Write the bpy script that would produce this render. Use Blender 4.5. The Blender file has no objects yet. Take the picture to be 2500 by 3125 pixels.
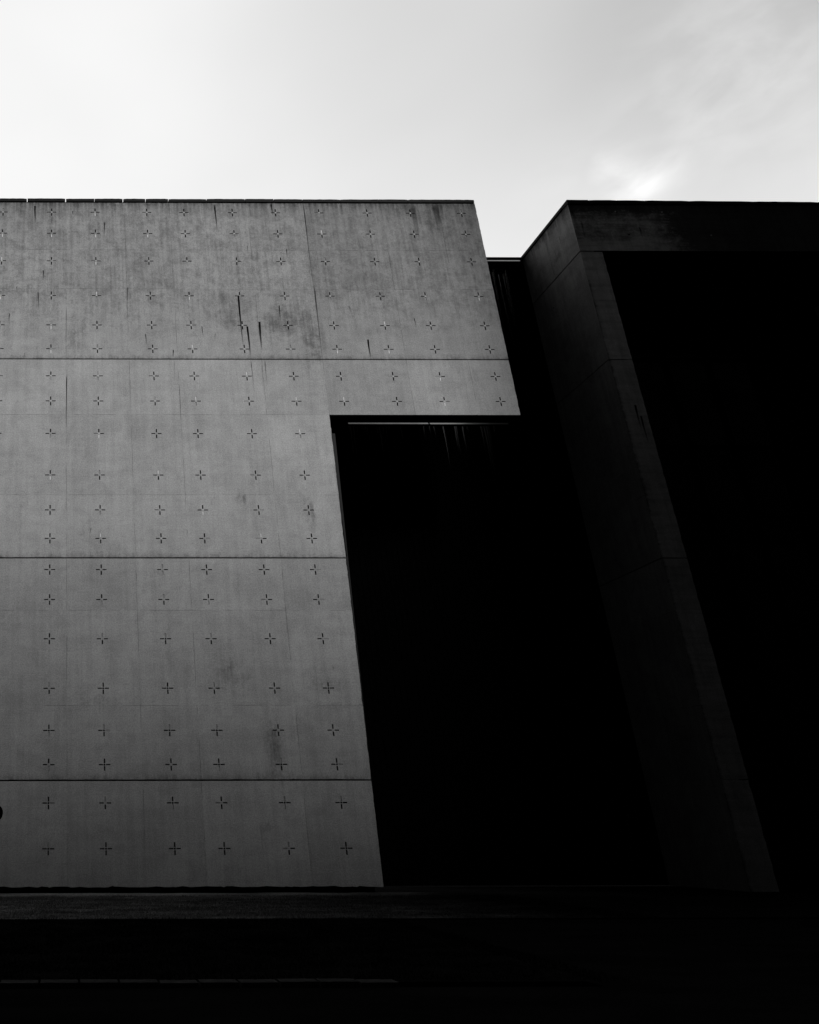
import bpy, math, random
import numpy as np
random.seed(7)
rng = np.random.default_rng(7)
sc = bpy.context.scene
COL = sc.collection
R = math.radians

# ------------------------------------------------------------------ helpers
def tag(o, label=None, cat=None, group=None, kind=None):
    if label: o['label'] = label
    if cat: o['category'] = cat
    if group: o['group'] = group
    if kind: o['kind'] = kind
    return o

def empty(name, loc, label, cat, group=None):
    o = bpy.data.objects.new(name, None)
    o.empty_display_size = 0.3
    COL.objects.link(o); o.location = loc
    return tag(o, label, cat, group)

def link(name, me, parent=None, mats=None):
    if mats:
        for m in mats: me.materials.append(m)
    o = bpy.data.objects.new(name, me); COL.objects.link(o)
    if parent is not None:
        o.parent = parent
        o.location = (-parent.location[0], -parent.location[1], -parent.location[2])
    return o

class MB:
    """collects world-space faces, builds one mesh"""
    def __init__(s): s.v = []; s.f = []; s.m = []; s.t = []
    def face(s, pts, m=0, t=1.0):
        n = len(s.v); s.v.extend(pts); s.f.append(tuple(range(n, n + len(pts)))); s.m.append(m); s.t.append(t)
    def box(s, x0, x1, y0, y1, z0, z1, m=0, t=1.0, skip=''):
        n = len(s.v)
        s.v += [(x0,y0,z0),(x1,y0,z0),(x1,y1,z0),(x0,y1,z0),(x0,y0,z1),(x1,y0,z1),(x1,y1,z1),(x0,y1,z1)]
        for k, q in (('b',(0,3,2,1)),('t',(4,5,6,7)),('f',(0,1,5,4)),('r',(1,2,6,5)),('k',(2,3,7,6)),('l',(3,0,4,7))):
            if k in skip: continue
            s.f.append(tuple(n + i for i in q)); s.m.append(m); s.t.append(t)
    def disc(s, cx, y, cz, r, n=14, m=0, depth=0.0, t=1.0):
        """disc facing -Y at y with a rim running back by depth"""
        ring = [(cx + r*math.cos(2*math.pi*i/n), y, cz + r*math.sin(2*math.pi*i/n)) for i in range(n)]
        s.face(ring, m, t)
        if depth:
            for i in range(n):
                a, b = ring[i], ring[(i+1) % n]
                s.face([a, (a[0], y+depth, a[2]), (b[0], y+depth, b[2]), b], m, t)
    def build(s, name, mats, parent=None):
        me = bpy.data.meshes.new(name)
        me.from_pydata(s.v, [], s.f); me.update()
        o = link(name, me, parent, mats)
        me.polygons.foreach_set('material_index', s.m)
        a = me.attributes.new('tone', 'FLOAT', 'FACE'); a.data.foreach_set('value', s.t)
        return o

# ------------------------------------------------------------------ materials
class NT:
    def __init__(s, name):
        s.mat = bpy.data.materials.new(name); s.mat.use_nodes = True
        s.t = s.mat.node_tree; s.t.nodes.clear()
        s.out = s.t.nodes.new('ShaderNodeOutputMaterial')
    def n(s, typ, **kw):
        nd = s.t.nodes.new(typ)
        for k, v in kw.items(): setattr(nd, k, v)
        return nd
    def l(s, a, b): s.t.links.new(a, b)
    def math(s, op, a, b=None, c=None, clamp=False):
        nd = s.n('ShaderNodeMath', operation=op, use_clamp=clamp)
        for i, x in enumerate((a, b, c)):
            if x is None: continue
            if isinstance(x, (int, float)): nd.inputs[i].default_value = x
            else: s.l(x, nd.inputs[i])
        return nd.outputs[0]
    def rng(s, x, a, b, c, d, smooth=False):
        nd = s.n('ShaderNodeMapRange', interpolation_type='SMOOTHSTEP' if smooth else 'LINEAR')
        s.l(x, nd.inputs[0])
        for i, v in enumerate((a, b, c, d)): nd.inputs[i+1].default_value = v
        return nd.outputs[0]
    def coord(s, scale=(1,1,1), loc=(0,0,0)):
        tc = s.n('ShaderNodeTexCoord'); mp = s.n('ShaderNodeMapping')
        mp.inputs['Scale'].default_value = scale; mp.inputs['Location'].default_value = loc
        s.l(tc.outputs['Object'], mp.inputs[0]); return mp.outputs[0]
    def noise(s, vec, scale, detail=4, rough=.5, dist=0):
        nd = s.n('ShaderNodeTexNoise'); s.l(vec, nd.inputs['Vector'])
        nd.inputs['Scale'].default_value = scale; nd.inputs['Detail'].default_value = detail
        nd.inputs['Roughness'].default_value = rough; nd.inputs['Distortion'].default_value = dist
        return nd.outputs['Fac']
    def attr(s, name):
        nd = s.n('ShaderNodeAttribute', attribute_name=name); return nd.outputs['Fac']
    def grey(s, v):
        nd = s.n('ShaderNodeCombineColor')
        for i in range(3): s.l(v, nd.inputs[i])
        return nd.outputs[0]

def plain(name, v, rough=.8, spec=.5, metal=0.0, var=.15, scale=6):
    m = NT(name); c = m.coord()
    x = m.rng(m.noise(c, scale, 5, .6), .3, .7, v*(1-var), v*(1+var))
    b = m.n('ShaderNodeBsdfPrincipled'); m.l(m.grey(x), b.inputs['Base Color'])
    b.inputs['Roughness'].default_value = rough; b.inputs['Specular IOR Level'].default_value = spec
    b.inputs['Metallic'].default_value = metal
    m.l(b.outputs[0], m.out.inputs[0]); return m.mat

def concrete(name, base, grime_gain=.5, board=False, vary=1.0):
    m = NT(name)
    c = m.coord(); cs = m.coord((6, 6, .28), (3.1, 0, 1.7)); ch = m.coord((.5, .5, 7), (1.1, 0, .7))
    tone = m.attr('tone'); gr = m.attr('grime_shade')
    n1 = m.rng(m.noise(c, .55, 4, .55), .3, .7, 1-.10*vary, 1+.09*vary)
    n2 = m.rng(m.noise(c, 1.9, 8, .62, .7), .42, .66, 1.0, 1-.15*vary)
    st = m.rng(m.noise(cs, 1.0, 6, .6), .42, .66, 1.0, 1-.12*vary)
    hz = m.rng(m.noise(ch, 1.0, 5, .6), .45, .7, 1.0, (.75 if board else .94))
    fine = m.rng(m.noise(c, 38, 3, .75), .3, .7, .76, 1.24)
    fine3 = m.rng(m.noise(c, 19, 3, .7), .32, .68, .87, 1.12)
    fine2 = m.rng(m.noise(c, 160, 2, .7), .3, .7, .8, 1.2)
    # mould, run-off and the lintel's painted dimming: broken blotches whose strength comes from the hand-placed grime map
    bl = m.math('ADD', m.math('MULTIPLY', m.noise(c, 2.4, 8, .7, .5), .55), m.math('MULTIPLY', m.noise(c, 11, 9, .8, .3), .45))
    bl2 = m.noise(ch if board else cs, 1.6, 6, .6)
    mix = m.math('ADD', m.math('MULTIPLY', bl, .74), m.math('MULTIPLY', bl2, .26))
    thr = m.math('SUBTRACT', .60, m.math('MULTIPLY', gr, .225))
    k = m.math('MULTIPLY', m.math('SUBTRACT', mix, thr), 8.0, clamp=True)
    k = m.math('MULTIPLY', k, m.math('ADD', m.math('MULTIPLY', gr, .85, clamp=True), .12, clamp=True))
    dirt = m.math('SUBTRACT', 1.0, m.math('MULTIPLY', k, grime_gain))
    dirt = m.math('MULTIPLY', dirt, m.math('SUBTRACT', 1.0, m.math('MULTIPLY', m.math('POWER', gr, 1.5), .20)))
    # soot washed down from the coping, in upright streaks
    sp = m.n('ShaderNodeSeparateXYZ'); m.l(c, sp.inputs[0])
    tp = m.rng(sp.outputs[2], 21.3, 22.4, 0, 1); tp = m.math('MULTIPLY', tp, tp)
    cw = m.coord((9, 9, .16), (.3, 0, .2))
    tp = m.math('MULTIPLY', tp, m.rng(m.noise(cw, 1.0, 4, .6), .36, .64, .15, 1.3))
    dirt = m.math('MULTIPLY', dirt, m.math('SUBTRACT', 1.0, m.math('MULTIPLY', tp, .62, clamp=True)))
    # pores
    vo = m.n('ShaderNodeTexVoronoi'); m.l(c, vo.inputs['Vector']); vo.inputs['Scale'].default_value = 5.0
    por = m.rng(vo.outputs['Distance'], .03, .06, .55, 1.0)
    v = m.math('MULTIPLY', tone, base)
    for x in (n1, n2, st, hz, fine, fine2, fine3, dirt, por): v = m.math('MULTIPLY', v, x)
    b = m.n('ShaderNodeBsdfPrincipled'); m.l(m.grey(v), b.inputs['Base Color'])
    b.inputs['Roughness'].default_value = .86; b.inputs['Specular IOR Level'].default_value = .25
    bp = m.n('ShaderNodeBump'); bp.inputs['Strength'].default_value = .35; bp.inputs['Distance'].default_value = .012
    m.l(m.math('ADD', m.noise(c, 9, 8, .7), m.math('MULTIPLY', m.noise(c, .9, 3), .8)), bp.inputs['Height'])
    m.l(bp.outputs[0], b.inputs['Normal'])
    m.l(b.outputs[0], m.out.inputs[0]); return m.mat

def stain(name, v, gain=1.0):
    """flat run-off mark lying on a surface; opacity from the 'fade' attribute, broken by noise"""
    m = NT(name); c = m.coord((14, 14, 1.2))
    n = m.rng(m.noise(c, 2.0, 6, .65), .3, .62, .55, 1.0)
    a = m.math('MULTIPLY', m.math('MULTIPLY', m.attr('fade'), n), gain, clamp=True)
    d = m.n('ShaderNodeBsdfDiffuse'); d.inputs[0].default_value = (v, v, v, 1)
    t = m.n('ShaderNodeBsdfTransparent'); mx = m.n('ShaderNodeMixShader')
    m.l(a, mx.inputs[0]); m.l(t.outputs[0], mx.inputs[1]); m.l(d.outputs[0], mx.inputs[2])
    m.l(mx.outputs[0], m.out.inputs[0]); return m.mat

CONC = concrete('pale_cast_concrete', .41, .66)
CONC2 = concrete('weathered_dark_concrete', .6, .85, board=True, vary=1.6)
CONC3 = concrete('weathered_return_concrete', .40, .8, board=False, vary=1.6)
STAIN = stain('dark_run_off', .006, 1.5)
STAIN_L = stain('pale_lime_run_off', .55, 1.4)
SLOT = plain('slot_lining', .02, .95, .1)
FILL = plain('mortar_filling', .30, .9, .2)
WHITE = plain('pale_mortar', .72, .8, .3)
PLUG = plain('plug_mortar', .50, .85, .3)
DARKPLUG = plain('open_tie_hole', .02, .95, .1)
COPE = plain('dark_coping_slab', .006, .8, .2, var=.4)
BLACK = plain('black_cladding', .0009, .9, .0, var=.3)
BLACKM = plain('black_lining_and_shade', .001, .95, .0)  # near-black; also paints shade into recesses and gaps
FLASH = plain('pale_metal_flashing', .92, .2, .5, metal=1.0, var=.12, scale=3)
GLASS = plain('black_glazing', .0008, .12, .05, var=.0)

# ------------------------------------------------------------------ camera
cam_d = bpy.data.cameras.new('camera'); cam = bpy.data.objects.new('camera', cam_d); COL.objects.link(cam)
p, yw, ro = .3644, .0069, -.0019
fwd = np.array([math.sin(yw)*math.cos(p), math.cos(yw)*math.cos(p), math.sin(p)])
rt = np.array([math.cos(yw), -math.sin(yw), 0]); up = np.cross(rt, fwd)
r2 = rt*math.cos(ro) + up*math.sin(ro); u2 = -rt*math.sin(ro) + up*math.cos(ro)
from mathutils import Matrix
cam.matrix_world = Matrix(((r2[0], u2[0], -fwd[0], 0), (r2[1], u2[1], -fwd[1], -24.0), (r2[2], u2[2], -fwd[2], 1.45), (0, 0, 0, 1)))
cam_d.sensor_fit = 'VERTICAL'; cam_d.sensor_height = 36; cam_d.sensor_width = 28.8
cam_d.lens = 2575/3125*36; cam_d.shift_x = (1250-202.8)/3125; cam_d.clip_end = 3000; cam_d.clip_start = .05
sc.camera = cam

# ------------------------------------------------------------------ cast panels as a stepped grid
XJ = [-5.6, -3.4, -1.9+.0, 0.17, 2.23, 3.82, 6.57, 8.57, 11.32, 13.35]     # upright board joints
XJ = [-6.2, -4.1, -2.9, 0.17, 2.23, 3.82, 6.57, 8.57, 11.32, 13.35]
XC = [-2.04, -.33, 1.197, 3.017, 4.329, 6.037, 7.562, 9.097, 10.80, 12.33, 14.14]
ZC = [21.905,20.994,19.836,18.423,17.264,16.35,15.333,14.416,13.259,11.832,10.673,9.756,8.776,7.862,6.698,5.285,4.127,3.217,2.225,1.081]
ARM0, ARM1, HT, VT = .040, .160, .016, .019       # slot ends, half thickness

GRIME = [  # x, z, sx, sz, amount
 (7.6,17.4,.75,.55,1.15),(8.3,16.7,.3,.7,1.1),(5.6,17.6,.55,.45,.95),(5.4,18.4,.22,.4,.9),(.55,16.9,.3,.6,.95),(-.5,17.7,.5,.5,.6),
 (2.45,17.8,.25,.6,.7),(1.5,17.5,.5,.6,.45),(4.1,19.6,.5,.6,.55),(8.0,20.9,.5,1.3,.8),(8.35,19.4,.25,1.1,.75),(.3,20.7,.35,.35,.7),(-.1,20.7,.35,.2,.7),
 (9.6,21.3,.9,.5,.85),(11.2,21.0,1.1,.6,.7),(13.0,21.6,.9,.7,1.0),(14.1,21.5,.4,.5,.8),(12.0,22.1,.8,.25,1.0),(6.9,21.0,.4,.8,.4),
 (5.2,20.0,.9,.5,.45),(4.7,16.6,.5,.3,.6),(6.4,19.6,.4,.6,.35),(1.2,21.6,.4,.5,.4),(3.2,16.4,.5,.3,.4),(12.9,15.1,.7,.5,.55),(10.5,15.2,1.2,.3,.5),
 (4.2,14.9,.35,.4,.5),(5.4,15.5,.8,.2,.35),(.9,12.4,.35,.4,.55),(.6,11.6,.5,.4,.45),(2.3,12.9,.3,.4,.3),(4.3,13.0,.3,.3,.45),(5.6,11.15,.14,.2,.9),
 (7.62,10.6,.12,.6,.9),(.9,9.9,.5,.35,.6),(1.6,9.4,.9,.2,.5),(4.7,9.4,.4,.2,.5),(2.6,8.4,.5,.5,.6),(.2,8.5,1.2,.35,.5),(-.8,8.4,.5,.4,.5),
 (5.5,8.3,.8,.5,.45),(4.3,8.8,.6,.2,.5),(4.75,5.7,.35,.5,.85),(1.0,4.95,.8,.14,.75),(7.6,5.4,.6,.15,.8),(8.0,6.9,.5,.12,.7),(7.9,4.85,.5,.12,.8),
 (5.9,3.6,.22,.7,.95),(5.7,3.0,.4,.2,.7),(7.7,6.2,.3,.5,.4),(3.1,6.4,.5,.6,.35),(.6,3.9,.4,.5,.35),(5.5,1.6,.15,.5,.7),(1.7,1.6,.6,.5,.3),(4.4,.6,.5,.12,.6),
 (6.6,5.1,.6,.2,.4),(4.1,10.6,.7,.3,.35),(6.2,13.2,.4,.2,.25),(-1.2,11.0,.3,.6,.45),(-1.0,14.9,.4,.3,.4),(8.0,2.2,.4,.3,.3)]

def grime_at(x, z, ledges):
    g = np.zeros_like(x)
    for gx, gz, sx, sz, a in GRIME:
        sx *= 1.2; sz *= 1.15; a *= .9
        g = np.maximum(g, a*np.exp(-.5*(((x-gx)/(sx*1.25))**2 + ((z-gz)/(sz*1.25))**2)))
    g = np.maximum(g, .95*np.clip((z-21.55)/.8, 0, 1)**1.3)              # run-off under the coping
    g = np.maximum(g*.85, .42*np.clip((z-15.5)/3, 0, 1)+.22)
    for zl in ledges:
        d = z - zl
        g = np.maximum(g, np.where((d > 0) & (d < .5), .75*np.exp(-d/.09), 0))
    return np.clip(g, 0, 1.3)

def edge_noise(v, seed):
    return (.5*math.sin(v*3.1+seed)+.3*math.sin(v*7.7+2*seed)+.35*math.sin(v*17.3+seed*3)+.3*math.sin(v*41+seed))

def frange(a, b, s):
    n = max(1, int(round((b-a)/s))); return [a+(b-a)*i/n for i in range(n+1)]

def uniq(v):
    v = sorted(v); o = [v[0]]
    for x in v[1:]:
        if x-o[-1] > 1e-4: o.append(x)
    return o

def panel_mesh(name, rects, joints_x, joints_z, crosses, ledges, P, back, step=.22, decals=(), jx=.004, toneseed=1,
               edges=(), spread=.05, gfun=None, tonemap=False, side=0):
    """rects: list of (a0,a1,b0,b1) whose union is the face. P maps (a, b, depth) to a point. Faces carry tone, points carry grime."""
    A = []; B = []
    for a0, a1, b0, b1 in rects:
        A += frange(a0, a1, step); B += frange(b0, b1, step)
    for x in joints_x: A += [x-jx, x+jx]
    for z in joints_z: B += [z-jx, z+jx]
    for cx, cz in crosses:
        A += [cx-ARM1, cx-ARM0, cx-VT, cx+VT, cx+ARM0, cx+ARM1]
        B += [cz-ARM1, cz-ARM0, cz-HT, cz+HT, cz+ARM0, cz+ARM1]
    amin = min(r[0] for r in rects); amax = max(r[1] for r in rects)
    bmin = min(r[2] for r in rects); bmax = max(r[3] for r in rects)
    A = [x for x in uniq(A) if amin-1e-6 <= x <= amax+1e-6]; B = [x for x in uniq(B) if bmin-1e-6 <= x <= bmax+1e-6]
    ca = [(A[i]+A[i+1])/2 for i in range(len(A)-1)]; cb = [(B[i]+B[i+1])/2 for i in range(len(B)-1)]
    inside = np.zeros((len(ca), len(cb)), bool)
    CA, CB = np.meshgrid(ca, cb, indexing='ij')
    for a0, a1, b0, b1 in rects: inside |= (CA > a0) & (CA < a1) & (CB > b0) & (CB < b1)
    hole = np.zeros_like(inside)
    for cx, cz in crosses:
        da = np.abs(CA-cx); db = np.abs(CB-cz)
        hole |= (da < ARM1) & (da > ARM0) & (db < HT)
        hole |= (db < ARM1) & (db > ARM0) & (da < VT)
    dep = np.zeros_like(CA)
    def wob(v, k): return np.sin(v*2.3+k*1.7)+.8*np.sin(v*5.9+k*3.1)+.5*np.sin(v*11.7+k)
    for x in joints_x:                       # joints are tight in places and open in others
        m_ = np.abs(CA-x) < jx; dep[m_] = np.where(wob(CB[m_], x) > -.2, .010, .0015)
    for z in joints_z:
        m_ = np.abs(CB-z) < jx; dep[m_] = np.where(wob(CA[m_], z) > .1, .010, .0015)
    # panel tone
    rs = random.Random(toneseed); tj = {}
    def tone(a, b, d):
        i = sum(a > x for x in joints_x); j = sum(b > z for z in joints_z)
        if (i, j) not in tj: tj[(i, j)] = 1+rs.uniform(-spread, spread)
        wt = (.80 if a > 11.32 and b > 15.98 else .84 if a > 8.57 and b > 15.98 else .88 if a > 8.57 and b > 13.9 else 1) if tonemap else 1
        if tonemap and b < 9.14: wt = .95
        return wt * tj[(i, j)] * (.82 if d > .005 else .97 if d > 0 else 1)
    V = {}; verts = []; ab = []; faces = []; mi = []; tn = []
    def vid(i, j, d):
        k = (i, j, round(d, 4))
        if k not in V:
            a, b = A[i], B[j]
            for ax, val, sgn, amp in edges:     # chipped arrises
                if ax == 'taper':
                    if abs(a-val) < 1e-3 and b < 13.92: a = 8.425+.145*(b/13.93)-.013*abs(edge_noise(b, 2.2)+.4*edge_noise(b*2.7, 1.1)); break
                    continue
                if ax == 'a' and abs(a-val) < 1e-3: a += sgn*amp*abs(edge_noise(b, val))
                if ax == 'b' and abs(b-val) < 1e-3: b += sgn*amp*abs(edge_noise(a, val))
            V[k] = len(verts); verts.append(P(a, b, d)); ab.append((a, b))
        return V[k]
    na, nb = inside.shape
    def solid(i, j): return 0 <= i < na and 0 <= j < nb and inside[i, j]
    for i in range(na):
        for j in range(nb):
            if not inside[i, j] or hole[i, j]: continue
            d = float(dep[i, j])
            t = tone(ca[i], cb[j], d)
            faces.append((vid(i,j,d), vid(i+1,j,d), vid(i+1,j+1,d), vid(i,j+1,d))); mi.append(0); tn.append(t)
            for di, dj, e in ((1,0,((i+1,j),(i+1,j+1))), (0,1,((i+1,j+1),(i,j+1))), (-1,0,((i,j+1),(i,j))), (0,-1,((i,j),(i+1,j)))):
                I, J = i+di, j+dj
                if not solid(I, J): d2 = back
                elif hole[I, J]: continue
                else: d2 = float(dep[I, J])
                if d2 <= d+1e-6: continue
                (p0, q0), (p1, q1) = e
                faces.append((vid(p1,q1,d), vid(p0,q0,d), vid(p0,q0,d2), vid(p1,q1,d2))); mi.append(side if d2 == back else 0); tn.append(t)
    ab_a = np.array(ab); fade = np.zeros(len(verts)).tolist()
    if gfun is not None: g = gfun(ab_a[:,0], ab_a[:,1]).tolist()
    else: g = grime_at(ab_a[:,0], ab_a[:,1], ledges).tolist()
    # run-off marks lying 3 mm proud: (x, ztop, length, width, strength)
    for (x, zt, ln, w, s) in decals:
        segs = 6; base = len(verts); cols = (-1, -.6, .6, 1); soft = w > .09; w = w*1.5 if w < .06 else w*(1.25 if soft else 1); s = s*.42 if soft else s
        for k in range(segs+1):
            t = k/segs; ww = w*(1-.45*t)
            drift = .012*math.sin(x*9+t*3)
            for c in cols:
                verts.append(P(x+drift+c*ww/2, zt-ln*t, -.003)); g.append(0)
                edge = 0 if abs(c) == 1 else 1
                top = 1 if k > 0 else (.75 if s >= .9 else 0)
                fade.append(s*edge*top*(1-t)**.8 if t > .3 else s*edge*top*(1-.15*t))
        for k in range(segs):
            for c in range(3):
                n = base+k*4+c
                faces.append((n+4, n+5, n+1, n)); mi.append(1); tn.append(1.0)
    me = bpy.data.meshes.new(name); me.from_pydata(verts, [], faces); me.update()
    me.attributes.new('tone', 'FLOAT', 'FACE').data.foreach_set('value', tn)
    me.attributes.new('grime_shade', 'FLOAT', 'POINT').data.foreach_set('value', g)
    me.attributes.new('fade', 'FLOAT', 'POINT').data.foreach_set('value', fade)
    me['mi'] = 0
    me.polygons.foreach_set('material_index', mi)
    return me

def set_mi(me, mats):
    mi = [0]*len(me.polygons); me.polygons.foreach_get('material_index', mi)
    for m in mats: me.materials.append(m)
    me.polygons.foreach_set('material_index', mi)

FRONT = lambda a, b, d: (a, d, b)

# ------------------------------------------------------------------ left wing: tall pale block
left = empty('concrete_building', (0, 0, 0), 'tall pale concrete block on the left, studded with crosses, its upper corner overhanging', 'building')
WL, WR, NR = -9.0, 14.69, 8.55
BANDS = [('wall_band', [(WL, WR, 15.98, 22.35)], [20.30, 18.70], range(0, 6)),
         ('wall_band', [(WL, WR, 13.93, 15.942), (WL, 8.56, 9.16, 13.93)], [13.93, 11.17], range(6, 12)),
         ('wall_band', [(WL, 8.52, 2.825, 9.122)], [7.54, 4.81], range(12, 18)),
         ('wall_band', [(WL, 8.46, .14, 2.787)], [], range(18, 20))]
DEC = [(-.91,22.18,.75,.045,1.0),(5.44,22.28,1.15,.05,.8),(6.0,18.43,1.95,.05,1.0),(6.205,17.22,1.2,.05,1.0),(6.62,17.40,1.15,.055,1.0),(-.77,18.55,.75,.022,.9),
       (-.61,19.44,.42,.022,.9),(-1.72,17.71,.5,.02,.9),(3.68,16.31,.33,.028,.9),(2.8,16.91,.45,.022,.9),(4.7,17.22,.45,.02,.9),(10.165,16.72,.74,.045,1.0),
       (11.82,17.58,.42,.022,.8),(7.34,18.05,.6,.026,.9),(7.79,20.39,.5,.03,.6),(1.51,21.52,.62,.07,.55),(-.31,21.68,.35,.02,.8),(.42,21.95,.18,.02,.9),
       (12.45,22.33,1.6,.22,.75),(13.25,22.33,1.35,.26,.9),(13.45,22.33,.8,.12,.7),(12.2,22.33,.6,.1,.5),(14.0,22.3,.9,.16,.4),(7.45,22.32,.5,.05,.7),(8.3,22.32,.4,.12,.6),
       (6.45,20.5,.3,.015,.7),(9.9,22.3,.6,.1,.5),(1.9,22.3,.4,.12,.4),(3.1,22.3,.35,.16,.4),(5.44,18.7,1.0,.2,.4),(-1.5,18.8,.3,.015,.8),(2.83,18.95,.25,.012,.6),
       (9.7,18.05,.3,.05,.3),(5.1,16.95,.3,.015,.7),(-1.2,16.2,.2,.012,.7),(2.25,18.8,.6,.03,.5),(8.575,22.3,3.3,.03,.6),(8.59,18.9,2.6,.035,.55),(.165,18.0,1.9,.018,.4),(.175,13.4+2,1.9,.02,.55)]
DEC2 = [(3.69,15.95,1.0,.018,.3),(6.22,15.95,1.3,.03,.35),(6.68,15.95,1.0,.03,.35),(.175,15.4,2.2,.02,.8),(3.83,15.0,1.8,.016,.45),(2.22,15.3,1.4,.012,.4),(6.55,15.8,1.2,.012,.3),
        (7.66,11.0,1.2,.13,.4),(5.62,11.2,.45,.12,.45),(.9,10.1,.2,.02,.6)]
DEC3 = [(6.57,8.9,2.2,.012,.15),(2.23,8.8,1.8,.01,.15),(7.75,5.9,.12,.015,.7),(.18,7.3,2.4,.012,.15),(5.9,4.2,1.1,.12,.35)]
DEC4 = [(5.35,1.75,.9,.05,.14),(6.62,1.2,.95,.014,.25)]
LEDGE = [15.98, 9.16, 2.825]

# cross variants: real slots cut in the face, lined behind, round plug in the middle
def cross_mesh(kinds, plug):
    b = MB(); D = .045
    for k, (dx, dz) in zip(kinds, ((1,0),(-1,0),(0,1),(0,-1))):
        if dx: x0, x1 = sorted((dx*ARM0, dx*ARM1)); z0, z1 = -HT, HT
        else: z0, z1 = sorted((dz*ARM0, dz*ARM1)); x0, x1 = -VT, VT
        b.box(x0, x1, 0, D, z0, z1, 0, skip='f')                       # lining
        if k == 1: b.box(x0+.003, x1-.003, .004, D-.004, z0+.004, z1-.004, 1, skip='k')    # mortar filling
        if k == 2: b.box(x0+.004, x1-.004, .001, D-.004, z0+.003, z1-.003, 2, skip='k')    # pale filling
        if k == 3: b.box(x0+.004, x1-.004, .012, D-.004, z0+.006, z1-.002, 1, skip='k')    # half filled
    if plug == 0: b.disc(0, -.006, 0, .024, m=3, depth=.006)
    elif plug == 1: b.disc(0, -.004, 0, .022, m=1, depth=.004)
    else: b.disc(0, -.003, 0, .026, m=4, depth=.003)
    me = bpy.data.meshes.new('tie_mark'); me.from_pydata(b.v, [], b.f)
    for m in (SLOT, FILL, WHITE, PLUG, DARKPLUG): me.materials.append(m)
    me.polygons.foreach_set('material_index', b.m); me.update(); return me

VAR = {}
cr = random.Random(11)
def cross_for(row):
    ks = []
    for arm in range(4):
        u = cr.random()
        if arm < 2: ks.append(0 if u < .90 else (1 if u < .94 else 3))
        else: ks.append(0 if u < .70 else (2 if u < .82 and row < 12 else (1 if u < .86 and row < 12 else 3 if u < .93 else 0)))
    if sum(k == 0 for k in ks) < 2: ks = [0, 0, 0, ks[3]]
    pl = 0 if row < 9 else (1 if row < 15 else 2)
    if cr.random() < .18: pl = 1 if pl != 1 else (0 if row < 12 else 2)
    key = (tuple(ks), pl)
    if key not in VAR: VAR[key] = cross_mesh(ks, pl)
    return VAR[key]

for bi, (nm, rects, jz, rows) in enumerate(BANDS):
    cs = []
    for r in rows:
        for x in XC:
            if ZC[r] < 13.9 and x > 8.5: continue
            cs.append((x, ZC[r], r))
    jx = [x for x in XJ if any(r[0]+.1 < x < r[1]-.03 for r in rects)]
    jz2 = jz
    dec = [DEC, DEC2, DEC3, DEC4][bi]
    edg = [('a', WR, -1, .014), ('taper', 8.56, 0, 0), ('taper', 8.52, 0, 0), ('taper', 8.46, 0, 0), ('b', .14, 1, .035), ('b', 13.93, 1, .006),
           ('b', 15.98, 1, .008), ('b', 9.16, 1, .007), ('b', 2.825, 1, .006)]
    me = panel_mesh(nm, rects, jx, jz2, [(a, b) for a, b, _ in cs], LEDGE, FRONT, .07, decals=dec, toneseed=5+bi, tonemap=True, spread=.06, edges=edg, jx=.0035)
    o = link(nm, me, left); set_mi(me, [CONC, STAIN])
    o['label'] = ['stained uppermost band of the pale wall under the coping', 'second band of the pale wall, stepping over the dark recess',
                  'third band of the pale wall', 'lowest shaded band of the pale wall'][bi]
    for x, z, r in cs:
        c = bpy.data.objects.new('cross_mark', cross_for(r)); COL.objects.link(c)
        c.parent = o; c.location = (x, 0, z)

# structural core behind the cast face (backs the open joints)
b = MB()
b.box(WL, 14.66, .07, .36, 13.945, 22.34, 0)
b.box(WL, 8.50, .36, 3.10, 16.9, 22.34, 0)
b.box(WL, 8.38, .07, 3.10, .165, 13.945, 0)
b.box(WL, 8.50, .36, 3.10, 13.945, 16.9, 0)
b.build('wall_core', [plain('joint_backing', .012, .95, .1)], left)
b = MB(); b.box(WL, 8.3, .32, 3.0, -.3, .16, 0); b.build('plinth', [BLACKM], left)  # black base paints the shadow gap at the wall foot

b = MB(); ya, yb = .365, .41
b.v += [(8.40, ya, .2), (8.535, ya, .2), (8.80, ya, 13.45), (8.52, ya, 13.45), (8.40, yb, .2), (8.535, yb, .2), (8.80, yb, 13.45), (8.52, yb, 13.45)]
b.f += [(0,1,2,3), (1,5,6,2), (3,2,6,7), (5,4,7,6), (0,4,5,1)]; b.m += [0]*5; b.t += [1]*5
b.build('jamb_trim', [plain('dark_jamb_metal', .008, .7, .2)], left)
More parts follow.
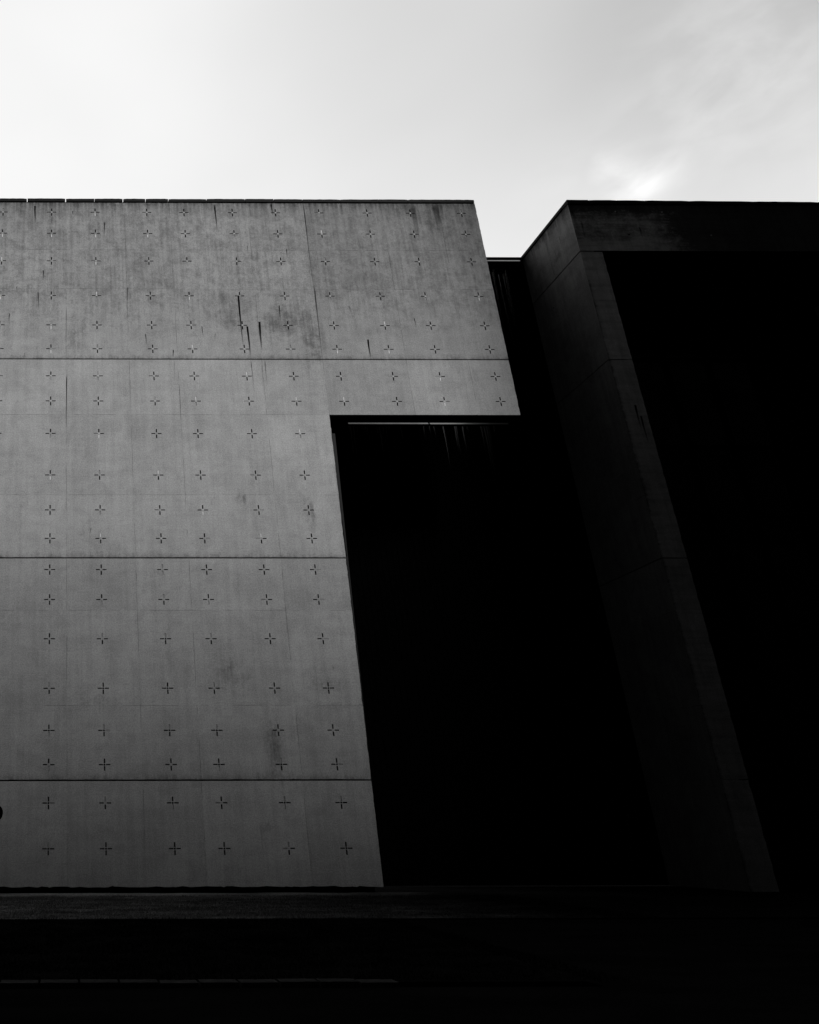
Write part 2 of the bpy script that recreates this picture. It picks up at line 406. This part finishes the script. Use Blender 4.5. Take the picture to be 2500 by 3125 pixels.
# coping slabs with open joints
gaps = [-7.4, -5.9, -4.2, -2.7, -1.2, .16, 1.18, 2.19, 2.99, 3.8, 5.15, 6.52, 7.54, 8.56, 9.9, 11.27, 12.3]
wid = [.02]*4+[.028, .030, .012, .030, .024, .02, .02, .018, .018, .018, .01, .014, .012]
ed = [WL] + gaps + [14.66]; wd = [0]+wid+[0]
for i in range(len(ed)-1):
    x0 = ed[i]+wd[i]/2; x1 = ed[i+1]-wd[i+1]/2
    b = MB(); n = max(2, int((x1-x0)/.12)); dz = random.uniform(-.006, .006)
    base = 0
    for k in range(n+1):
        x = x0+(x1-x0)*k/n; zt = 22.475+dz+random.uniform(-.005, .004); zb = 22.352+random.uniform(0, .003)
        if k in (0, n) and random.random() < .6: zt -= .012
        b.v += [(x, -.035+random.uniform(-.003, .003), zb), (x, -.035, zt), (x, .26, zt), (x, .26, zb)]
    for k in range(n):
        for q in range(4):
            b.f.append((k*4+q, k*4+(q+1) % 4, (k+1)*4+(q+1) % 4, (k+1)*4+q)); b.m.append(0); b.t.append(1)
    b.f += [(3, 2, 1, 0), (n*4, n*4+1, n*4+2, n*4+3)]; b.m += [0, 0]; b.t += [1, 1]
    b.build('coping_slab', [COPE], left)

# ------------------------------------------------------------------ round vent by the left frame edge
vent = empty('wall_vent', (-1.77, 0, 1.98), 'round black vent low on the pale wall at the left edge of the photo', 'vent')
b = MB(); b.disc(-1.77, -.05, 1.98, .222, n=40, m=0, depth=.05); b.build('rim', [BLACKM], vent)
b = MB(); b.disc(-1.77, -.062, 1.98, .185, n=36, m=0, depth=.012)
for k in range(5): b.box(-1.77-.14, -1.77+.14, -.075, -.062, 1.98-.13+k*.06, 1.98-.11+k*.06, 0)
b.build('grille', [BLACKM], vent)

# ------------------------------------------------------------------ set-back cladded wing between the two blocks
mid = empty('cladded_building', (13.2, 3.13, 0), 'dark set-back wing clad in upright boards, seen in the slot and under the overhang', 'building')
CY = 3.13
def cladding(name, x0, x1, z0, z1, seed):
    b = MB(); rs = random.Random(seed); x = x0
    b.box(x0, x1, CY+.06, CY+.5, z0, z1, 0)
    while x < x1-1e-3:
        w = min(.19, x1-x)
        d = rs.uniform(-.004, .006)
        b.box(x+.007, x+w-.007, CY+d, CY+.06, z0, z1, 0, skip='k'); x += w
    return b
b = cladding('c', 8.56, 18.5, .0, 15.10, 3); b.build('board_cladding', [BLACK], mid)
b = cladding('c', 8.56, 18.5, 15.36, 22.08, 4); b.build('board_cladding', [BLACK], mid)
b = MB(); b.box(8.56, 17.98, CY-.05, CY+.5, 22.30, 22.42, 0); b.box(8.56, 18.5, CY+.05, CY+.5, 22.08, 22.30, 0); b.build('coping_slab', [COPE], mid)
def flashing(x0, x1, zb, h=.072, out=.05, sl=.5):
    b = MB(); y0 = CY-out; y1 = y0+h*sl
    n = max(2, int((x1-x0)/.35))
    for k in range(n):
        xa = x0+(x1-x0)*k/n; xb = x0+(x1-x0)*(k+1)/n
        b.face([(xa, y0, zb), (xb, y0, zb), (xb, y1, zb+h), (xa, y1, zb+h)], 0, 1)
    b.face([(x0, y0, zb), (x0, y1, zb+h), (x0, CY+.05, zb+h), (x0, CY+.05, zb)]); b.face([(x1, y0, zb), (x1, CY+.05, zb), (x1, CY+.05, zb+h), (x1, y1, zb+h)])
    b.face([(x0, y1, zb+h), (x1, y1, zb+h), (x1, CY+.05, zb+h), (x0, CY+.05, zb+h)]); b.face([(x0, y0, zb), (x0, CY+.05, zb), (x1, CY+.05, zb), (x1, y0, zb)])
    b.build('flashing', [FLASH], mid)
flashing(14.2, 17.80, 22.15, out=.16, sl=.5); flashing(10.31, 13.19, 15.165); flashing(13.25, 16.07, 15.160)
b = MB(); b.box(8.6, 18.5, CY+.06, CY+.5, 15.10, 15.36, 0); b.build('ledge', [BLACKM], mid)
# pale lime streaks below the flashings, lying on the boards
def streaks(name, specs):
    verts = []; faces = []; fade = []
    for (x, zt, ln, w, s) in specs:
        base = len(verts); segs = 5
        for k in range(segs+1):
            t = k/segs; ww = w*(1-.6*t)
            for c in (-1, 0, 1):
                verts.append((x+c*ww/2+.01*math.sin(k+x*5), CY-.009, zt-ln*t)); fade.append(0 if c else s*(1-t)**1.2)
        for k in range(segs):
            for c in range(2):
                n = base+k*3+c; faces.append((n+3, n+4, n+1, n))
    me = bpy.data.meshes.new(name); me.from_pydata(verts, [], faces); me.update()
    me.attributes.new('fade', 'FLOAT', 'POINT').data.foreach_set('value', fade)
    return link(name, me, mid, [STAIN_L])
S = []
rs = random.Random(4)
for u, ln, s in ((395,.5,.7),(405,2.4,.55),(425,2.0,.5),(450,.7,.5),(490,.5,.8),(505,.5,.7),(520,1.3,.25),(580,.8,.35),(597,2.2,.45),(620,.7,.5),(640,.8,.4),(740,1.1,.7),
                 (890,.6,.3),(960,.5,.25),(1020,1.9,.55),(1095,1.1,.5),(1105,1.3,.3),(1148,1.1,.6),(1270,1.2,.6),(1290,2.2,.6),(1305,2.6,.6),(1320,1.6,.3),(1355,.9,.35),(660,.4,.3),(800,.5,.2),(930,.4,.2),(1180,.3,.2)):
    px = 900+u*.46377
    S.append((( px-202.8)/2575*1.1125*27.13, 15.10, ln*.9, .05+.03*rs.random(), min(1.0, s*(1.8 if u < 760 else .5))))
streaks('water_stain', S)
S = []
for i in range(26):
    x = 14.9+2.4*rs.random()**1.3
    S.append((x, 22.0-.4*rs.random(), 1.0+3.2*rs.random(), .05+.06*rs.random(), (.55+.35*rs.random())*(1-.25*(x-14.9))))
streaks('water_stain', S)

# ------------------------------------------------------------------ right wing
right = empty('concrete_building', (18.0, 0, 0), 'shadowed dark concrete block on the right with a deep lintel over a black opening', 'building')
RE = 40.0
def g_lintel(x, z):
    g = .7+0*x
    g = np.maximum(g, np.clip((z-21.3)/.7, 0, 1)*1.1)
    g = np.maximum(g, np.clip((x-19.2)/4.0, 0, 1)*1.8)  # darker to the right: fading light painted in as surface darkening
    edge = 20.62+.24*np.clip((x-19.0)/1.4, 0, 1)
    g = np.where(z < edge, .18+1.6*np.clip((x-19.8)/4.2, 0, 1), g)  # lower band gets the same painted dimming rightwards
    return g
def g_col(x, z):
    g = .25+0*x
    g = np.maximum(g, .9*np.exp(-((x-18.0)/.07)**2)*np.clip((19.9-z)/1.0, 0, 1))
    return g
tiles = [(19.62,22.0,0),(21.27,21.98,0),(19.87,21.0,2),(22.75,20.98,0)]
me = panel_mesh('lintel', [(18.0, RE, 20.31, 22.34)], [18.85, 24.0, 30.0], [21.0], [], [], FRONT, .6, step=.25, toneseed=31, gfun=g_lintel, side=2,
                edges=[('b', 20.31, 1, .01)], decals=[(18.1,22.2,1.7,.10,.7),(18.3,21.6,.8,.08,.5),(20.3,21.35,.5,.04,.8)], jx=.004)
lin = link('lintel', me, right); set_mi(me, [CONC2, STAIN, BLACKM])  # black edge faces paint shade onto the lintel's underside
for x, z, k in tiles:
    b = MB(); b.disc(x, -.012, z, .022 if k == 0 else .03, m=0, depth=.012)
    o = b.build('tie_plug', [PLUG if k == 0 else DARKPLUG], lin)
    o.location = (0, 0, 0)
zb = [(15.995, 20.27), (9.155, 15.965), (2.82, 9.125), (0, 2.79)]
for z0, z1 in zb:
    jz = {15.995: [18.7, 17.1], 9.155: [15.0, 13.93, 11.17], 2.82: [7.54, 4.81], 0: []}[z0]
    dec = [(18.45,14.3,.8,.05,1.0),(18.55,13.9,1.0,.045,1.0)] if z0 == 9.155 else [(18.3,18.3,.06,.25,.6)] if z0 > 15 else []
    me = panel_mesh('column', [(18.0, 18.77, z0, z1)], [], jz, [], [], FRONT, .75, step=.12, toneseed=int(z0)+41, gfun=g_col, decals=dec,
                    edges=[('a', 18.77, -1, .02), ('a', 18.0, 1, .0)], spread=.12, jx=.006)
    link('column_band', me, right); set_mi(me, [CONC2, STAIN])
# return face, towards the slot (plane x = 18)
RET = lambda a, b, d: (18.0-.002+d, 3.13-a, b)
def g_ret(a, z):
    g = .3+0*a
    g = np.maximum(g, np.clip((z-21.6)/.7, 0, 1)*.9)
    g = np.maximum(g, .8*np.exp(-((z-20.9)/.25)**2-((a-1.9)/.5)**2))
    return g
for (z0, z1), jz in zip([(20.31, 22.34), (15.995, 20.27), (9.155, 15.965), (0, 9.125)], ([], [18.6], [13.93, 11.17], [7.54, 4.81, 2.8])):
    me = panel_mesh('return_wall', [(0, 3.128, z0, z1)], [1.55], jz, [], [], RET, .5, step=.2, toneseed=int(z0)+3, gfun=g_ret, jx=.006, spread=.07,
                    decals=[(1.9,21.3,.5,.02,.6),(2.3,21.6,.5,.03,.5),(.9,21.2,.06,.06,.9)] if z0 > 20 else [(1.1,19.4,.07,.06,1.0),(2.5,18.4,.4,.02,.5)] if z0 > 15 else [])
    link('return_wall', me, right); set_mi(me, [CONC3, STAIN])
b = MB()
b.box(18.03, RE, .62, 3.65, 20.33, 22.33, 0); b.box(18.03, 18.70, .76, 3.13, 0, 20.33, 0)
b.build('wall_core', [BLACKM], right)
b = MB(); b.box(29.0, RE, .02, 3.38, 0, 20.29, 0); b.build('end_pier', [CONC2], right)
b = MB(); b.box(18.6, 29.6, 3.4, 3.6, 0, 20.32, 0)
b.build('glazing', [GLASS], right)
b = MB()
x = 19.4
while x < 29: b.box(x-.04, x+.04, 3.28, 3.398, 0, 20.3, 0); x += 1.6
for z in (3.6, 7.2, 10.8, 14.4, 18.0): b.box(18.7, 29.0, 3.30, 3.396, z-.05, z+.05, 0)
b.build('mullion_frame', [BLACKM], right)
b = MB(); b.box(18.72, 28.98, .01, 3.27, -.1, .05, 0); b.build('threshold', [BLACKM], right)
# coping of the right wing: along the front and back along the return
ed = [17.96, 18.72, 19.74, 20.74, 22.31, 24.6, 26.9, 29.4, 32, 35, RE]
for i in range(len(ed)-1):
    b = MB(); x0 = ed[i]+(.008 if i else 0); x1 = ed[i+1]-.008
    n = max(2, int((x1-x0)/.25))
    for k in range(n+1):
        x = x0+(x1-x0)*k/n; z = 22.465-.0075*(x-18)+random.uniform(-.004, .004)
        if k in (0, n) and i: z -= .012
        b.v += [(x, -.06, 22.30), (x, -.06, z), (x, .30, z), (x, .30, 22.345)]
    for k in range(n):
        for q in range(4):
            b.f.append((k*4+q, k*4+(q+1) % 4, (k+1)*4+(q+1) % 4, (k+1)*4+q)); b.m.append(0); b.t.append(1)
    b.f += [(3, 2, 1, 0), (n*4, n*4+1, n*4+2, n*4+3)]; b.m += [0, 0]; b.t += [1, 1]
    b.build('coping_slab', [COPE], right)
b = MB(); b.box(17.95, 18.30, .31, 3.6, 22.345, 22.455, 0); b.build('coping_slab', [COPE], right)

# ------------------------------------------------------------------ ground
def sheet(name, x0, x1, y0, y1, z, mat, nx=2, ny=2, amp=0):
    xs = np.linspace(x0, x1, nx); ys = np.linspace(y0, y1, ny)
    v = [(float(x), float(y), z+(amp*random.uniform(-1, 1) if 0 < j < ny-1 else 0)) for j, y in enumerate(ys) for x in xs]
    f = [(j*nx+i, j*nx+i+1, (j+1)*nx+i+1, (j+1)*nx+i) for j in range(ny-1) for i in range(nx-1)]
    me = bpy.data.meshes.new(name); me.from_pydata(v, [], f); me.update()
    o = link(name, me, None, [mat]); o['kind'] = 'structure'; return o

def ground_mat(name, v, lo, hi, sc1, bump=.5, fade_right=False):
    m = NT(name); c = m.coord(); c2 = m.coord((.6, 1.6, 1)); sp = m.n('ShaderNodeSeparateXYZ'); m.l(c, sp.inputs[0])
    x = m.rng(m.noise(c, sc1, 8, .75), .35, .68, v*lo, v*hi)
    y = m.rng(m.noise(c2, .8, 4, .6), .35, .65, .7, 1.25)
    x = m.math('MULTIPLY', x, y)
    if fade_right:      # turf colour darkens to the right, painting in the light's falloff
        e = m.math('ADD', sp.outputs[0], m.math('MULTIPLY', m.math('SUBTRACT', m.noise(c, .7, 5, .7), .5), 6.0))
        x = m.math('MULTIPLY', x, m.rng(e, 2.0, 10.0, 1.0, .05))
    b = m.n('ShaderNodeBsdfPrincipled'); m.l(m.grey(x), b.inputs['Base Color']); b.inputs['Roughness'].default_value = .95
    b.inputs['Specular IOR Level'].default_value = 0
    bp = m.n('ShaderNodeBump'); bp.inputs['Strength'].default_value = bump; bp.inputs['Distance'].default_value = .05
    m.l(m.noise(c, sc1*1.5, 8, .75), bp.inputs['Height']); m.l(bp.outputs[0], b.inputs['Normal'])
    m.l(b.outputs[0], m.out.inputs[0]); return m.mat
GR_STRIP = ground_mat('dry_turf_strip', .22, .25, 2.1, 14, fade_right=True)
LAWN = ground_mat('dark_turf', .012, .4, 1.6, 10)
PATH = ground_mat('dark_asphalt', .010, .8, 1.2, 30, .3)
KERB = ground_mat('kerb_concrete', .075, .6, 1.3, 12, .3)
sheet('ground', -400, 400, -400, 400, -.05, LAWN)
sheet('path', -60, 60, -32, -14.25, -.018, PATH, 2, 2)
sheet('lawn', -60, 5.6, -14.04, -7.0, .0, LAWN, 200, 24, .012)
sheet('gravel_strip', -60, 16.5, -7.0, .3, .0, GR_STRIP, 160, 40, .012)

sheet('forecourt', 5.6, 60, -14.25, 3.12, -.03, PATH)

# kerb of short stones
b = MB(); x = -24.0
while x < 3.4:
    dz = random.uniform(-.006, .006); e = .012
    b.box(x+e, x+.41-e, -14.25, -14.045, -.04, .028+dz, 0, 1.0+random.uniform(-.2, .2)); x += .41
k = b.build('kerb', [KERB]); k['kind'] = 'structure'

# grass: short tufts over strip and lawn
def grass(name, n, x0, x1, y0, y1, h, w, mat, label):
    xs = rng.uniform(x0, x1, n); ys = rng.uniform(y0, y1, n); a = rng.uniform(0, 2*np.pi, n)
    cl = .5+.5*np.sin(xs*2.3+np.sin(ys*3.1)*2)*np.sin(ys*2.9+np.sin(xs*1.7)*2)
    hh = h*(.35+.65*cl)*rng.uniform(.6, 1.3, n); ww = w*rng.uniform(.6, 1.4, n)
    lx = rng.normal(0, .5, n)*hh; ly = rng.normal(0, .5, n)*hh
    v = np.empty((n, 3, 3))
    v[:,0] = np.stack([xs-np.cos(a)*ww, ys-np.sin(a)*ww, np.zeros(n)-.01], 1)
    v[:,1] = np.stack([xs+np.cos(a)*ww, ys+np.sin(a)*ww, np.zeros(n)-.01], 1)
    v[:,2] = np.stack([xs+lx, ys+ly, hh], 1)
    me = bpy.data.meshes.new(name)
    me.vertices.add(n*3); me.vertices.foreach_set('co', v.ravel())
    me.loops.add(n*3); me.loops.foreach_set('vertex_index', np.arange(n*3))
    me.polygons.add(n); me.polygons.foreach_set('loop_start', np.arange(n)*3); me.polygons.foreach_set('loop_total', np.full(n, 3))
    me.update(calc_edges=True)
    o = link(name, me, None, [mat]); tag(o, label, 'grass', None, 'stuff'); return o
grass('grass', 95000, -4, 11, -7.0, -1.0, .05, .006, ground_mat('dry_grass_blades', .25, .3, 2.0, 9, fade_right=True), 'rough pale grass tufts in the strip at the foot of the wall')
grass('grass', 70000, -3, 6.0, -14.0, -7.05, .045, .005, ground_mat('dark_grass_blades', .014, .4, 1.9, 9), 'short dark lawn grass between the strip and the kerb')

# ------------------------------------------------------------------ unseen blocks added to shade the walls
def block(name, x0, x1, y0, y1, h, label, face):
    e = empty(name, ((x0+x1)/2, (y0+y1)/2, 0), label, 'building')
    b = MB(); b.box(x0, x1, y0, y1, 0, h, 0); b.box(x0-.15, x1+.15, y0-.15, y1+.15, h, h+.4, 0)
    b.build('wall', [plain(name+'_render', .02, .9, .2, var=.2, scale=.6)], e)
    b = MB()
    for z in np.arange(2.2, h-2, 3.6):
        if face in ('y',):
            for x in np.arange(x0+1.2, x1-2, 3.0): b.box(x, x+1.7, y1+.004, y1+.05, z, z+1.7, 0)
        else:
            for y in np.arange(y0+1.2, y1-2, 3.0): b.box(x0-.05, x0-.004, y, y+1.7, z, z+1.7, 0)
    b.build('window', [GLASS], e)['kind'] = 'stuff'
    return e
block('rear_shade_block', -46, 60, -48, -30, 36.0, 'dark block added behind the camera to shade the lower wall, unseen', 'y')  # added so its soft shadow darkens the lower wall
# wedge-shaped mass added to shape the shade on the right wing
tw = empty('shade_wedge', (32, -13, 0), 'dark wedge added beside the right wing to shade it, unseen', 'building')
b = MB(); plan = [(23.1, -12.0), (34.0, -22.0), (48.0, -22.0), (48.0, -12.0)]; H = 46
b.face([(x, y, H) for x, y in plan]); 
for i in range(4):
    (xa, ya), (xb, yb) = plan[i], plan[(i+1) % 4]
    b.face([(xa, ya, 0), (xb, yb, 0), (xb, yb, H), (xa, ya, H)])
b.build('wall', [plain('tower_render', .06, .9, .2, var=.2, scale=.6)], tw)
b = MB()
for z in np.arange(2.2, H-2, 3.6):
    for x in np.arange(25, 46, 3.0): b.box(x, x+1.7, -11.998, -11.95, z, z+1.7, 0)
b.build('window', [GLASS], tw)['kind'] = 'stuff'

block('left_shade_block', -34, -9, -28, -4, 48, 'dark block added on the left to cut sky light, unseen', 'y')  # added to block low sky light from the left

# ------------------------------------------------------------------ sun and sky
EL, AZ = 40.0, 35.0      # elevation; azimuth measured from straight behind the camera towards the right
s = np.array([math.sin(R(AZ))*math.cos(R(EL)), -math.cos(R(AZ))*math.cos(R(EL)), math.sin(R(EL))])
ld = bpy.data.lights.new('sun', 'SUN'); ld.energy = 3.3; ld.angle = R(13); ld.color = (1, 1, 1)
lo = bpy.data.objects.new('sun', ld); COL.objects.link(lo)
from mathutils import Vector
lo.rotation_euler = Vector((-s[0], -s[1], -s[2])).to_track_quat('-Z', 'Y').to_euler(); lo.location = (60, -80, 80)

w = bpy.data.worlds.new('World'); sc.world = w; w.use_nodes = True
T = w.node_tree; T.nodes.clear()
def N(t, **kw):
    n = T.nodes.new(t)
    for k, v in kw.items(): setattr(n, k, v)
    return n
def M(op, a, b=None, clamp=False):
    n = N('ShaderNodeMath', operation=op, use_clamp=clamp)
    for i, x in enumerate((a, b)):
        if x is None: continue
        if isinstance(x, (int, float)): n.inputs[i].default_value = x
        else: T.links.new(x, n.inputs[i])
    return n.outputs[0]
sky = N('ShaderNodeTexSky', sky_type='NISHITA'); sky.sun_disc = False
sky.sun_elevation = R(EL); sky.sun_rotation = math.atan2(s[0], s[1])
bw = N('ShaderNodeRGBToBW'); T.links.new(sky.outputs[0], bw.inputs[0])
tc = N('ShaderNodeTexCoord')
nrm = N('ShaderNodeVectorMath', operation='NORMALIZE'); T.links.new(tc.outputs['Generated'], nrm.inputs[0])
def dot(v):
    n = N('ShaderNodeVectorMath', operation='DOT_PRODUCT'); T.links.new(nrm.outputs[0], n.inputs[0]); n.inputs[1].default_value = v
    return n.outputs['Value']
def direc(az, el): return (math.sin(R(az))*math.cos(R(el)), math.cos(R(az))*math.cos(R(el)), math.sin(R(el)))
ramp = N('ShaderNodeValToRGB')
T.links.new(M('ADD', M('MULTIPLY', dot(direc(-15, 15)), .5), .5), ramp.inputs[0])
cr_ = ramp.color_ramp; cr_.interpolation = 'EASE'
pts = [(0, .58), (.16, .55), (.27, .03), (.60, .022), (.655, .06), (.70, .45), (.75, .86), (.82, .945), (.885, .95), (.937, .955), (1, .97)]
while len(cr_.elements) < len(pts): cr_.elements.new(.5)
for e, (q, v) in zip(cr_.elements, pts): e.position = q; e.color = (v, v, v, 1)
# thin cloud
mp = N('ShaderNodeMapping'); mp.inputs['Scale'].default_value = (2.2, 2.2, 4.2); mp.inputs['Rotation'].default_value = (0, R(35), 0)
T.links.new(nrm.outputs[0], mp.inputs[0])
nz = N('ShaderNodeTexNoise'); T.links.new(mp.outputs[0], nz.inputs['Vector']); nz.inputs['Scale'].default_value = 1.6; nz.inputs['Detail'].default_value = 3; nz.inputs['Roughness'].default_value = .45; nz.inputs['Distortion'].default_value = .15
nz2 = N('ShaderNodeTexNoise'); T.links.new(mp.outputs[0], nz2.inputs['Vector']); nz2.inputs['Scale'].default_value = 9; nz2.inputs['Detail'].default_value = 5; nz2.inputs['Roughness'].default_value = .5; nz2.inputs['Distortion'].default_value = .25
def puff(az, el, size, amt, tex=None):
    d = dot(direc(az, el))
    f = M('MULTIPLY', M('SUBTRACT', d, math.cos(R(size*2))), 1/(1-math.cos(R(size*2))), clamp=True)
    f = M('POWER', f, 2.0)
    if tex is not None: f = M('MULTIPLY', f, M('ADD', M('MULTIPLY', M('SUBTRACT', tex, .36), 3.2, clamp=True), .3))
    return M('MULTIPLY', f, amt)
PUFFS = [(40.0, 35.8, 0.8, 0.12), (40.4, 34.3, 0.8, 0.08), (41.1, 34.5, 0.8, 0.088), (41.6, 34.6, 0.8, 0.08), (42.8, 34.6, 0.7200000000000001, 0.072), (40.0, 34.7, 0.96, 0.04), (41.4, 33.7, 0.96, 0.048), (39.4, 35.9, 0.5599999999999999, 0.072), (37.3, 35.6, 2.2, 0.03), (45.2, 38.4, 3.0, 0.036), (46.5, 39.1, 3.0, 0.036), (48.0, 39.5, 3.0, 0.03), (47.5, 35.2, 3.0, 0.03), (49.0, 36.1, 3.0, 0.036), (50.0, 37.2, 2.5, 0.024), (41.1, 36.4, 2.0, 0.018)]
tot = M('MULTIPLY', M('SUBTRACT', nz.outputs['Fac'], .5), .15)
for q in [(35, 47, 11, -.27), (44, 37.5, 6, -.10), (51, 40, 6, -.12), (-95, 50, 25, -.96), (97, 64, 8, 20)]: tot = M('ADD', tot, puff(*q))  # patches out of view added to dim the left and brighten the flashings
for q in PUFFS: tot = M('ADD', tot, puff(*q, nz2.outputs['Fac']))
val = M('MULTIPLY', ramp.outputs[0], M('ADD', tot, 1.0))
sx = N('ShaderNodeSeparateXYZ'); T.links.new(nrm.outputs[0], sx.inputs[0])
zr = N('ShaderNodeValToRGB'); T.links.new(sx.outputs[2], zr.inputs[0]); zr.color_ramp.interpolation = 'EASE'
for q, v in [(.78, 1), (.90, .5), (.98, .08)]:
    e = zr.color_ramp.elements.new(q); e.color = (v, v, v, 1)
zr.color_ramp.elements.remove(zr.color_ramp.elements[-1]); zr.color_ramp.elements[0].color = (1, 1, 1, 1)
val = M('MULTIPLY', val, zr.outputs[0])
val = M('MULTIPLY', val, 10.0)      # background strength is 0.1
val = M('ADD', M('MULTIPLY', val, .97), M('MULTIPLY', bw.outputs[0], .02))
cc = N('ShaderNodeCombineColor')
for i in range(3): T.links.new(val, cc.inputs[i])
bg = N('ShaderNodeBackground'); bg.inputs['Strength'].default_value = .1
T.links.new(cc.outputs[0], bg.inputs['Color'])
wo = N('ShaderNodeOutputWorld'); T.links.new(bg.outputs[0], wo.inputs[0])

sc.view_settings.view_transform = 'Standard'; sc.view_settings.look = 'None'
sc.view_settings.exposure = 0; sc.view_settings.gamma = 1
sc.cycles.max_bounces = 5; sc.cycles.transparent_max_bounces = 12
